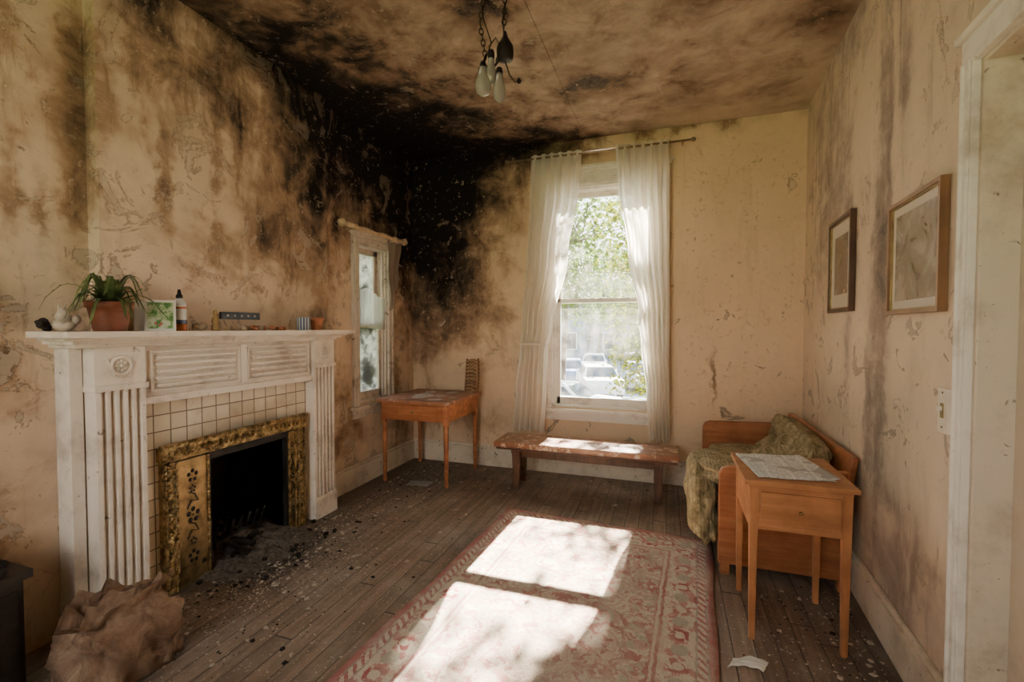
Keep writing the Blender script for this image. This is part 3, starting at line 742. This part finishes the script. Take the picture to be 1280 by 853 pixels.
def news():
    t=NT('newsprint'); o=t.obj(); x,y,z=t.sep(o)
    ln=t.ma('FRACT',t.ma('MULTIPLY',y,95)); n=t.noise(t.comb(t.ma('MULTIPLY',x,120),t.ma('MULTIPLY',t.ma('FLOOR',t.ma('MULTIPLY',y,95)),3.7),0),1,1)
    tx=t.ma('MULTIPLY',t.mr(ln,.45,.5),t.mr(n,.4,.45))
    col=t.ma('FRACT',t.ma('MULTIPLY',x,11)); tx=t.ma('MULTIPLY',tx,t.mr(col,.08,.1))
    pic=t.mr(t.noise(o,9,1),.58,.59); tx=t.ma('MAXIMUM',t.ma('MULTIPLY',tx,.5),t.ma('MULTIPLY',pic,.5))
    return t.bsdf(t.mix(tx,(.8,.77,.72),(.09,.08,.07)),.8)
m_news=news()
b=B('newspaper')
Mn=Matrix.Translation((.50,2.38,.7065))@Matrix.Rotation(.12,4,'Z')
for k,(dx,dy,a) in enumerate(((0,0,0),(.012,.01,.05),(-.05,.03,-.1))):
    MM=Mn@Matrix.Translation((dx,dy,.0025*k+.0008))@Matrix.Rotation(a,4,'Z')
    sx,sy=(.15,.185) if k<2 else (.09,.13)
    b.grid(lambda u,v:((u-.5)*2*sx,(v-.5)*2*sy,.0025*(1+mn.noise(Vector((u*4,v*4,k))))+.012*max(0,u-.9)*4*(k==1)),24,24,m_news,True,MM)
b.done(solid=.0008)

# ------------------------------------------------------------------ rug
def rug_mat():
    t=NT('faded_persian_rug'); o=t.obj(); 
    wob=t.vm('MULTIPLY',t.vm('SUBTRACT',t.noise(o,18,3,.6,col=True),(.5,.5,.5)),(.025,.025,0))
    oo=t.vm('ADD',o,wob); x,y,z=t.sep(oo)
    ax=t.ma('ABSOLUTE',x); ay=t.ma('ABSOLUTE',y)
    d=t.ma('MINIMUM',t.ma('SUBTRACT',.69,ax),t.ma('SUBTRACT',1.35,ay))
    red=(.34,.06,.075); rose=(.46,.19,.175); cream=(.60,.51,.40); sage=(.38,.34,.26); blue=(.16,.14,.15)
    sym=t.comb(ax,ay,0)
    v1=t.vor(sym,6,rnd=.35); v2=t.vor(sym,14,rnd=.6); n1=t.noise(sym,8,3,.6,1.5); n2=t.noise(sym,19,3,.6,1.0)
    rings=t.ma('FRACT',t.ma('MULTIPLY',v1,5))
    c=t.mix(t.mr(n1,.49,.52),cream,sage); c=t.mix(t.mr(rings,.55,.6,0,.6),c,rose)
    c=t.mix(t.ma('MULTIPLY',t.mr(n2,.54,.56),.9),c,red); c=t.mix(t.mr(v2,.14,.16,.85,0),c,red); c=t.mix(t.mr(v2,.07,.08,.9,0),c,cream)
    r=t.vm('LENGTH',t.vm('MULTIPLY',o,(1,.62,0)))
    an=t.ma('MULTIPLY',t.ma('SINE',t.ma('MULTIPLY',t.ma('ARCTAN2',y,x),8)),.025); r=t.ma('ADD',r,an)
    med=t.mr(r,.30,.305,1,0); cm=t.mix(t.mr(rings,.4,.45),rose,cream); cm=t.mix(t.mr(n2,.52,.54),cm,red)
    c=t.mix(t.ma('MULTIPLY',med,.55),c,cm)
    def band(c,a,e,col,f=1):
        m=t.ma('MULTIPLY',t.mr(d,a,a+.004),t.mr(d,e,e+.004,1,0)); m=t.ma('MULTIPLY',m,f); return t.mix(m,c,col)
    f8=t.ma('MULTIPLY',t.ma('SINE',t.ma('MULTIPLY',x,32)),t.ma('SINE',t.ma('MULTIPLY',y,32)))
    cb=t.mix(t.mr(n1,.50,.53),rose,cream); cb=t.mix(t.mr(f8,.2,.3),cb,red); cb=t.mix(t.mr(n2,.53,.55),cb,cream); cb=t.mix(t.mr(f8,.72,.78),cb,cream); cb=t.mix(t.mr(f8,-.45,-.5),cb,sage)
    c=band(c,-1,.235,cb); c=band(c,.225,.24,red,.75); c=band(c,.24,.255,cream,.8); c=band(c,.255,.262,red,.6); c=band(c,.2,.225,cream,.6); 
    tri=t.ma('ABSOLUTE',t.ma('SUBTRACT',t.ma('FRACT',t.ma('MULTIPLY',t.ma('ADD',x,y),22)),.5))
    c=band(c,.04,.075,t.mix(t.mr(tri,.2,.25),red,cream),.85); c=band(c,.075,.085,blue,.45); c=band(c,.03,.04,blue,.45); c=band(c,-1,.03,t.mix(.5,red,rose))
    w=t.noise(o,5,7,.75); c=t.mix(t.mr(w,.38,.7,.1,.75),c,(.52,.43,.34))
    cen=t.mr(t.vm('LENGTH',t.vm('MULTIPLY',o,(1.2,.7,0))),.2,.8,.22,0); c=t.mix(cen,c,(.6,.52,.42))
    w2=t.noise(o,110,2,.6); c=t.mix(t.mr(w2,.45,.75,0,.45),c,(.27,.2,.15))
    return t.bsdf(c,.95,0,t.ma('ADD',w2,t.ma('MULTIPLY',n2,.4)),.5,.006,.05)
m_rug=rug_mat()
b=B('area_rug')
def f(u,v):
    x=(u-.5)*1.38; y=(v-.5)*2.7
    return (x+.004*math.sin(v*23),y+.006*math.sin(u*19),.010+.003*mn.noise(Vector((x*3,y*3,0))))
b.grid(f,40,80,m_rug)
rb=b.done(origin=False,solid=.008); rb.location=(-.50,1.765,0); rb.rotation_euler=(0,0,math.radians(-3.4))

# ------------------------------------------------------------------ pictures
def art(name,stops,scale,dist):
    t=NT(name); o=t.obj(); n=t.noise(o,scale,4,.6,dist); return t.bsdf(t.ramp(n,stops),.25,spec=.5,**{'Coat Weight':.6,'Coat Roughness':.05})
m_art1=art('framed_print_floral',[(.35,(.02,.02,.017)),(.52,(.06,.055,.04)),(.6,(.25,.15,.1)),(.68,(.45,.38,.3))],11,1.5)
m_art2=art('framed_print_landscape',[(.3,(.10,.085,.065)),(.5,(.2,.17,.13)),(.62,(.33,.3,.26)),(.8,(.2,.19,.17))],9,.8)
t=NT('picture_mat_board'); m_matb=t.bsdf((.58,.53,.46),.3,**{'Coat Weight':.5,'Coat Roughness':.05})
m_fr1=wood('frame_dark_wood',(.05,.025,.015),(.12,.06,.035),'z',.4); m_fr2=wood('frame_oak_wood',(.17,.085,.04),(.3,.16,.075),'z',.4)
def picture(u0,u1,z0,z1,fw,fr,ar,mw,seed):
    b=B('picture_frame',RWM@Matrix.Translation((0,.002,0)))
    for a,c,e,g in ((u0,u1,z0,z0+fw),(u0,u1,z1-fw,z1),(u0,u0+fw,z0+fw,z1-fw),(u1-fw,u1,z0+fw,z1-fw)): b.box(a,c,0,.028,e,g,fr)
    for a,c,e,g in ((u0+fw,u1-fw,z0+fw,z0+fw+.006),(u0+fw,u1-fw,z1-fw-.006,z1-fw),(u0+fw,u0+fw+.006,z0+fw,z1-fw),(u1-fw-.006,u1-fw,z0+fw,z1-fw)): b.box(a,c,0,.02,e,g,m_brassd)
    b.box(u0+fw,u1-fw,.0,.012,z0+fw,z1-fw,m_matb); b.box(u0+fw+mw,u1-fw-mw,.012,.0135,z0+fw+mw*1.1,z1-fw-mw*1.1,ar)
    return b.done(.0015)
picture(.835,1.275,1.44,1.98,.02,m_fr1,m_art1,.075,1)
picture(1.795,2.25,1.405,1.855,.015,m_fr2,m_art2,.035,2)

# ------------------------------------------------------------------ pendant
m_sock=simple('burnt_socket',(.02,.016,.013),.5,.3,.3); m_bulb=NT('milk_glass'); m_bulb=m_bulb.bsdf((.5,.46,.4),.15,**{'Transmission Weight':.5})
m_chain=simple('chain_dark',(.05,.035,.02),.45,.7,.3)
b=B('pendant_light')
c0=Vector((-.714,1.87,0)); Rv=Vector((.9461,.3239,0))
def P(dx,z,dy=0): 
    p=c0+Rv*dx+Vector((-.32,.946,0))*dy; return Vector((p.x,p.y,z))
b.lathe((c0.x,c0.y,H-.03),[(.03,0),(.055,.01),(.065,.03)],m_chain,20)
def chain(p0,p1,r=.009):
    d=(p1-p0); L=d.length; n=max(2,int(L/(r*2.6))); q=d.normalized().to_track_quat('Z','Y').to_matrix().to_4x4()
    for i in range(n):
        m=q@Matrix.Rotation((i%2)*math.pi/2,4,'Z')@Matrix.Rotation(math.pi/2,4,'X')@Matrix.Rotation(math.pi/2,4,'Z')
        b.torus(p0+d*((i+.5)/n),r,.0024,m_chain,m,sx=1.6,seg=10,rs=5)
chain(P(-.055,H-.02),P(-.05,2.78)); chain(P(-.05,2.78),P(-.068,2.66)); chain(P(-.068,2.66),P(-.045,2.52)); chain(P(.045,H-.02),P(.035,2.63))
b.tube([P(.035,H-.02),P(.02,2.9,.01),P(.05,2.78),P(.03,2.68),P(.035,2.6)],.003,m_chain,6)
b.tube([P(-.05,H-.02),P(-.03,2.85),P(-.06,2.7),P(-.02,2.58),P(-.045,2.5)],.0025,m_chain,6)
b.lathe(P(.04,2.5),[(.014,0),(.034,.008),(.038,.035),(.036,.06),(.024,.08),(.012,.1),(.006,.125)],m_sock,14)
b.tube([P(-.04,2.53),P(-.055,2.49),P(-.02,2.46),P(.01,2.5),P(.04,2.51)],.006,m_chain)
b.tube([P(-.03,2.56),P(-.0,2.6),P(.02,2.56),P(.0,2.5)],.003,m_chain,6)
for dx,z,s in ((-.055,2.35,1.5),(.015,2.325,1.15),(-.02,2.40,.9)):
    b.lathe(P(dx,z),[(.003*s,0),(.018*s,.012),(.024*s,.035),(.023*s,.06),(.016*s,.085),(.013*s,.12)],m_bulb,16)
    b.lathe(P(dx,z),[(.014,.11),(.016,.13),(.012,.145),(.004,.15)],m_sock,12)
b.tube([P(.04,2.5),P(.06,2.44),P(.085,2.41),P(.1,2.43)],.003,m_chain,6); b.ball(P(.1,2.415),.011,m_sock,seg=8)
b.done()

# ------------------------------------------------------------------ sack, charred cabinet, scraps
def sack_mat():
    t=NT('crumpled_sack'); o=t.obj(); n=t.noise(o,9,6,.65,.8); n2=t.noise(o,40,4,.6)
    c=t.ramp(n,[(.3,(.11,.062,.037)),(.55,(.25,.155,.10)),(.75,(.38,.26,.175))]); c=t.mix(t.mr(n2,.6,.7,0,.4),c,(.08,.05,.035))
    return t.bsdf(c,.85,0,n,.8,.03,.15)
m_sack=sack_mat()
b=B('crumpled_sack')
def ridge(p,o): return 1-abs(mn.noise(p+o))*2.6
def sf(v):
    p=Vector(v); r=.96+.14*mn.noise(p*1.3+Vector((3,1,7)))
    r+=.15*(ridge(p*1.9,Vector((9,2,1)))-.4)+.08*(ridge(p*4.2,Vector((1,8,1)))-.4)
    q=p*r
    if q.z>.2:
        k=q.z-.2; q.x*=1-.55*k; q.z+=.22*k*math.sin(math.atan2(p.y,p.x)*2+1.2)
    if q.z<-.8: q.z=-.8
    return q
b.ball((-2.03,1.17,.125),(.15,.18,.155),m_sack,.5,84,sf)
def lf(u,v):
    a=u*2*math.pi; k=.55+.85*v; w=1+.25*math.sin(5*a)+.12*math.sin(11*a)
    return (-2.03+.07*k*math.cos(a)*w,1.17+.13*k*math.sin(a)*(1+.15*math.sin(4*a+1)),.215+.09*v+.035*math.sin(a*2+.5)*v+.015*math.sin(a*9))
b.grid(lf,60,8,m_sack)
b.done()
m_chr=wood('charred_wood',(.012,.009,.008),(.04,.028,.02),'x',.5)
b=B('charred_cabinet')
b.box(-2.49,-2.26,.6,.99,.0,.42,m_chr); b.box(-2.495,-2.24,.58,1.01,.42,.45,m_chr); b.box(-2.49,-2.36,.62,.97,.45,.53,m_chr)
b.box(-2.26,-2.25,.63,.79,.05,.38,m_chr); b.box(-2.26,-2.25,.81,.97,.05,.38,m_chr)
b.ball((-2.235,.82,.25),.012,m_brassd,seg=8)
for i in range(14): rock(b,(U(-2.46,-2.28),U(.65,.98),.46+U(0,.01)),(U(.015,.035),U(.015,.035),.02),m_char)
b.done(.004)
b=B('paper_scrap')
def f(u,v): return (.30+(u-.5)*.13+.03*v,1.98+(v-.5)*.06+.03*math.sin(u*2.5),.004+.02*abs(mn.noise(Vector((u*3,v*3,1)))))
b.grid(f,14,10,m_white); b.done(solid=.001)
b=B('paper_scrap')
def f(u,v): return (-2.02+(u-.5)*.2,3.42+(v-.5)*.12+.03*u,.004+.012*abs(mn.noise(Vector((u*3,v*3,4)))))
b.grid(f,14,10,simple('grey_paper',(.3,.31,.3),.6)); b.done(solid=.001)
m_chip=simple('plaster_chips',(.46,.39,.31),.9,0,.4,30)
b=B('floor_debris')
def chip(x,y,s,mat):
    a=U(0,6.28); n=random.choice((4,5)); vs=[];h=s*U(.15,.4)
    pr=[(math.cos(a+k*2*math.pi/n)*s*U(.6,1.1),math.sin(a+k*2*math.pi/n)*s*U(.6,1.1)) for k in range(n)]
    vs=[(x+p[0],y+p[1],.0005) for p in pr]+[(x+p[0]*.8,y+p[1]*.8,h) for p in pr]
    b.add(vs,[tuple(range(n)),tuple(range(n,2*n))]+[(k,(k+1)%n,n+(k+1)%n,n+k) for k in range(n)],mat)
for i in range(5200):
    z=R()
    if z<.46: x=-2.3+abs(random.gauss(0,.4)); y=U(1.3,4.0)
    elif z<.66: x=-2.25+abs(random.gauss(0,.28)); y=random.gauss(2.1,.3)
    elif z<.76: x=U(-2.4,.2); y=4.05-abs(random.gauss(0,.25))
    elif z<.86: x=.85-abs(random.gauss(0,.25)); y=U(1.3,2.7)
    else: x=U(-2.2,.8); y=U(1.0,4)
    if x<-2.3 or x>.84: continue
    if -1.25<x<.26 and y<3.16: continue
    chip(x,y,U(.002,.007)*(2.6 if R()<.09 else 1),m_chip if R()<.72 else m_char)
b.done()

# ------------------------------------------------------------------ outside
GZ=-2.0
def ext(name,c,rough=.9,var=.2,scale=2): return simple(name,c,rough,0,var,scale,.1)
m_road=ext('asphalt',(.30,.30,.30)); m_grass=ext('grass',(.12,.18,.05),.9,.4,4); m_walk=ext('concrete',(.5,.48,.45))
b=B('ground_street'); b.box(-60,60,4.4,80,GZ-.3,GZ,m_road); b.box(-60,60,-40,4.4,GZ-.3,GZ,m_grass); b.done(origin=False)
b=B('ground_sidewalk'); b.box(-30,30,11,13,GZ,GZ+.12,m_walk); b.box(-30,30,4.6,11,GZ,GZ+.06,m_grass); b.done(origin=False)
m_tyre=ext('tyre',(.02,.02,.02)); m_cg=simple('car_glass',(.04,.05,.07),.1,0,.1)
def car(x,y,rot,paint):
    b=B('car',Matrix.Translation((x,y,GZ))@Matrix.Rotation(rot,4,'Z'))
    pr=[(-2.1,.3),(-2.15,.75),(-2.0,.95),(-1.1,1.0),(-.5,1.45),(.9,1.48),(1.55,1.05),(2.1,.95),(2.15,.6),(2.1,.3)]
    n=len(pr)
    def wid(z): return .88 if z<1.02 else .66
    vs=[(-wid(z),y_,z) for y_,z in pr]+[(wid(z),y_,z) for y_,z in pr]
    b.add(vs,[tuple(range(n)),tuple(range(2*n-1,n-1,-1))]+[(k,(k+1)%n,n+(k+1)%n,n+k) for k in range(n)],paint)
    b.add([(-.74,-1.12,1.04),(.74,-1.12,1.04),(.62,-.58,1.42),(-.62,-.58,1.42)],[(0,1,2,3)],m_cg)
    b.add([(-.74,1.53,1.10),(.74,1.53,1.10),(.62,1.0,1.45),(-.62,1.0,1.45)],[(0,1,2,3)],m_cg)
    for sx in (-1,1):
        b.add([(sx*.85,-.9,1.05),(sx*.85,1.3,1.05),(sx*.7,.85,1.4),(sx*.7,-.45,1.4)],[(0,1,2,3)],m_cg)
        for yy in (-1.35,1.35): b.cyl((sx*.7,yy,.32),(sx*.9,yy,.32),.32,.32,m_tyre,18)
        b.box(sx*.55-.15,sx*.55+.15,-2.17,-2.1,.62,.75,m_white)
    b.done(.05)
cw=simple('car_paint_white',(.6,.6,.6),.3,0,.05); cb_=simple('car_paint_blue',(.06,.11,.24),.3,0,.05); cr=simple('car_paint_red',(.3,.03,.03),.3,0,.05); cg=simple('car_paint_silver',(.25,.27,.3),.3,0,.05)
car(-3.3,23,.3,cw); car(-5.6,27,.2,cb_); car(-1.5,26,.25,cg); car(-3.6,15.5,1.45,cw); car(-5.0,33,.1,cw); car(-8.2,30,.2,cb_); car(-2.3,35,.2,cb_); car(-5.4,19.5,.4,cr)
def house(name,x0,x1,y0,y1,h,wall,rh=2.2):
    b=B(name); b.box(x0,x1,y0,y1,GZ,GZ+h,wall)
    roof=ext(name+'_roof',(.16,.15,.15)); xm=(x0+x1)/2
    vs=[(x0-.4,y0-.4,GZ+h),(x1+.4,y0-.4,GZ+h),(xm,y0-.4,GZ+h+rh),(x0-.4,y1+.4,GZ+h),(x1+.4,y1+.4,GZ+h),(xm,y1+.4,GZ+h+rh)]
    b.add(vs,[(0,1,2),(3,5,4),(0,2,5,3),(1,4,5,2),(0,3,4,1)],roof)
    k=int((x1-x0)/2.2)
    for i in range(k):
        for z in (1.2,4.2):
            if z+1.6>h: continue
            xx=x0+(i+.5)*(x1-x0)/k; b.box(xx-.6,xx+.6,y0-.06,y0,GZ+z-.1,GZ+z+1.7,m_white); b.box(xx-.48,xx+.48,y0-.09,y0-.05,GZ+z,GZ+z+1.6,m_cg)
    b.done()
house('house',-16,-8,46,54,5.6,ext('siding_blue',(.12,.18,.28))); house('house',-7,1,47,55,5.0,ext('siding_grey',(.2,.22,.27)))
def siding():
    t=NT('grey_siding'); z=t.sep(t.pos())[2]; f=t.ma('FRACT',t.ma('DIVIDE',z,.14)); n=t.noise(t.pos(),3,4)
    return t.bsdf(t.mix(t.mr(f,0,.12,1,0),t.ramp(n,[(.3,(.13,.145,.15)),(.7,(.2,.21,.21))]),(.04,.04,.04)),.8)
m_sid=siding()
b=B('neighbour_house'); b.box(-9,-4.6,4.5,14,GZ,1.2,m_sid); b.box(-9,-4.45,4.3,14.2,1.2,1.3,m_white)
for y in (5.4,7.4,9.6):
    b.box(-4.6,-4.55,y-.1,y+1.0,-.5,1.1,m_white); b.box(-4.56,-4.53,y,y+.9,-.4,1.0,m_cg); b.box(-4.54,-4.52,y,y+.9,.25,.32,m_white)
b.done()
def leafmat(name,c1,c2):
    t=NT(name); p=t.pos(); n=t.noise(p,3,2); c=t.ramp(n,[(.3,c1),(.7,c2)])
    df=t.n('ShaderNodeBsdfDiffuse',{'Color':c}); tl=t.n('ShaderNodeBsdfTranslucent',{'Color':c}); mx=t.n('ShaderNodeMixShader',{0:.5,1:df.outputs[0],2:tl.outputs[0]})
    t.t.links.new(mx.outputs[0],t.out.inputs[0]); return t.m
m_tl=leafmat('tree_leaf',(.04,.065,.002),(.15,.14,.004)); m_tl2=leafmat('far_tree_leaf',(.04,.075,.01),(.095,.14,.018)); m_bark=ext('bark',(.08,.055,.04),.9,.4,8)
def tree(name,base,trunk,clusters,nleaf,ls,mat,spread):
    b=B(name); t0=Vector(base); t1=Vector(trunk)
    b.tube([t0,t0.lerp(t1,.5)+Vector((.08,0,0)),t1],[.14,.1,.05],m_bark,10)
    for c in clusters:
        c=Vector(c); st=t0.lerp(t1,min(1,max(.3,(c.z-t0.z-.4)/(t1.z-t0.z)))); mid=st.lerp(c,.5)+Vector((U(-.15,.15),U(-.1,.1),.15))
        b.tube([st,mid,c],[.03,.018,.006],m_bark,5)
        vs=[];fs=[]
        for k in range(nleaf):
            p=c+Vector((random.gauss(0,spread),random.gauss(0,spread),random.gauss(0,spread*.8)))
            d=Vector((U(-1,1),U(-1,1),U(-1.2,.4))).normalized(); s=d.cross(Vector((U(-1,1),U(-1,1),U(-1,1)))).normalized()
            L=ls*U(.7,1.3); i0=len(vs); n_=d.cross(s)*L*.12
            vs+= [p,p+d*L*.5+s*L*.28+n_,p+d*L,p+d*L*.5-s*L*.28+n_]; fs.append((i0,i0+1,i0+2,i0+3))
        b.add(vs,fs,mat)
    b.done(recalc=False)
cl=[]
for i in range(80):
    x=-.35-abs(random.gauss(0,.5)); z=U(.1,4.4)
    if z<1.5 and x<-1.0: x+=.6
    cl.append((x,9.6+U(-.9,.9),z))
for i in range(15): cl.append((U(-.55,.4),9.6+U(-.5,.5),U(4.9,5.9)))
for i in range(12): cl.append((U(-1.0,-.35),9.6+U(-.5,.5),U(6.0,7.0)))
for i in range(14): cl.append((U(.3,1.5),9.6+U(-.9,.9),U(2,6.5)))
tree('tree',(.45,9.8,GZ+.06),(.1,9.6,6.0),cl,38,.105,m_tl,.2)
for bx,by in ((-4.5,20),(-10,38),(-1.0,36),(-14,24),(-6.0,42)):
    cl=[(bx+random.gauss(0,1.8),by+random.gauss(0,1.3),U(2.0,9)) for i in range(75)]
    tree('tree',(bx,by,GZ),(bx+.2,by,5),cl,45,.3,m_tl2,.5)

# ------------------------------------------------------------------ lights
sl=bpy.data.lights.new('sun','SUN'); sl.energy=175; sl.angle=math.radians(.5); sl.color=(1,.90,.76)
so=bpy.data.objects.new('sun',sl); so.rotation_euler=Vector((-.04,-1,-.78)).to_track_quat('-Z','Y').to_euler(); so.location=(0,20,20); scene.collection.objects.link(so)
al=bpy.data.lights.new('near_wall_fill','AREA'); al.shape='RECTANGLE'; al.size=1.5; al.size_y=1.8; al.energy=14; al.color=(1,.82,.62)  # added fill lamp behind the camera, lifts the room's ambient light
ao=bpy.data.objects.new('near_wall_fill',al); ao.location=(-1.1,YN+.08,1.65); ao.rotation_euler=(math.radians(90),0,0); scene.collection.objects.link(ao)
w=bpy.data.worlds.new('sky'); scene.world=w; w.use_nodes=True; nt=w.node_tree
bg=nt.nodes['Background']; tc=nt.nodes.new('ShaderNodeTexCoord'); sx=nt.nodes.new('ShaderNodeSeparateXYZ'); rp=nt.nodes.new('ShaderNodeValToRGB')
nt.links.new(tc.outputs['Generated'],sx.inputs[0]); nt.links.new(sx.outputs[2],rp.inputs[0]); nt.links.new(rp.outputs[0],bg.inputs[0])
rp.color_ramp.elements[0].color=(1,.94,.85,1); rp.color_ramp.elements[1].color=(.62,.78,1,1); rp.color_ramp.elements[1].position=.8
bg.inputs[1].default_value=9.0

# ------------------------------------------------------------------ camera
cd=bpy.data.cameras.new('camera'); cd.lens=16.03; cd.sensor_width=36; cd.clip_start=.02; cd.clip_end=300
co=bpy.data.objects.new('camera',cd); co.location=(0,0,1.35); co.rotation_euler=(math.radians(90-1.65),0,math.radians(18.9)); scene.collection.objects.link(co)
scene.camera=co
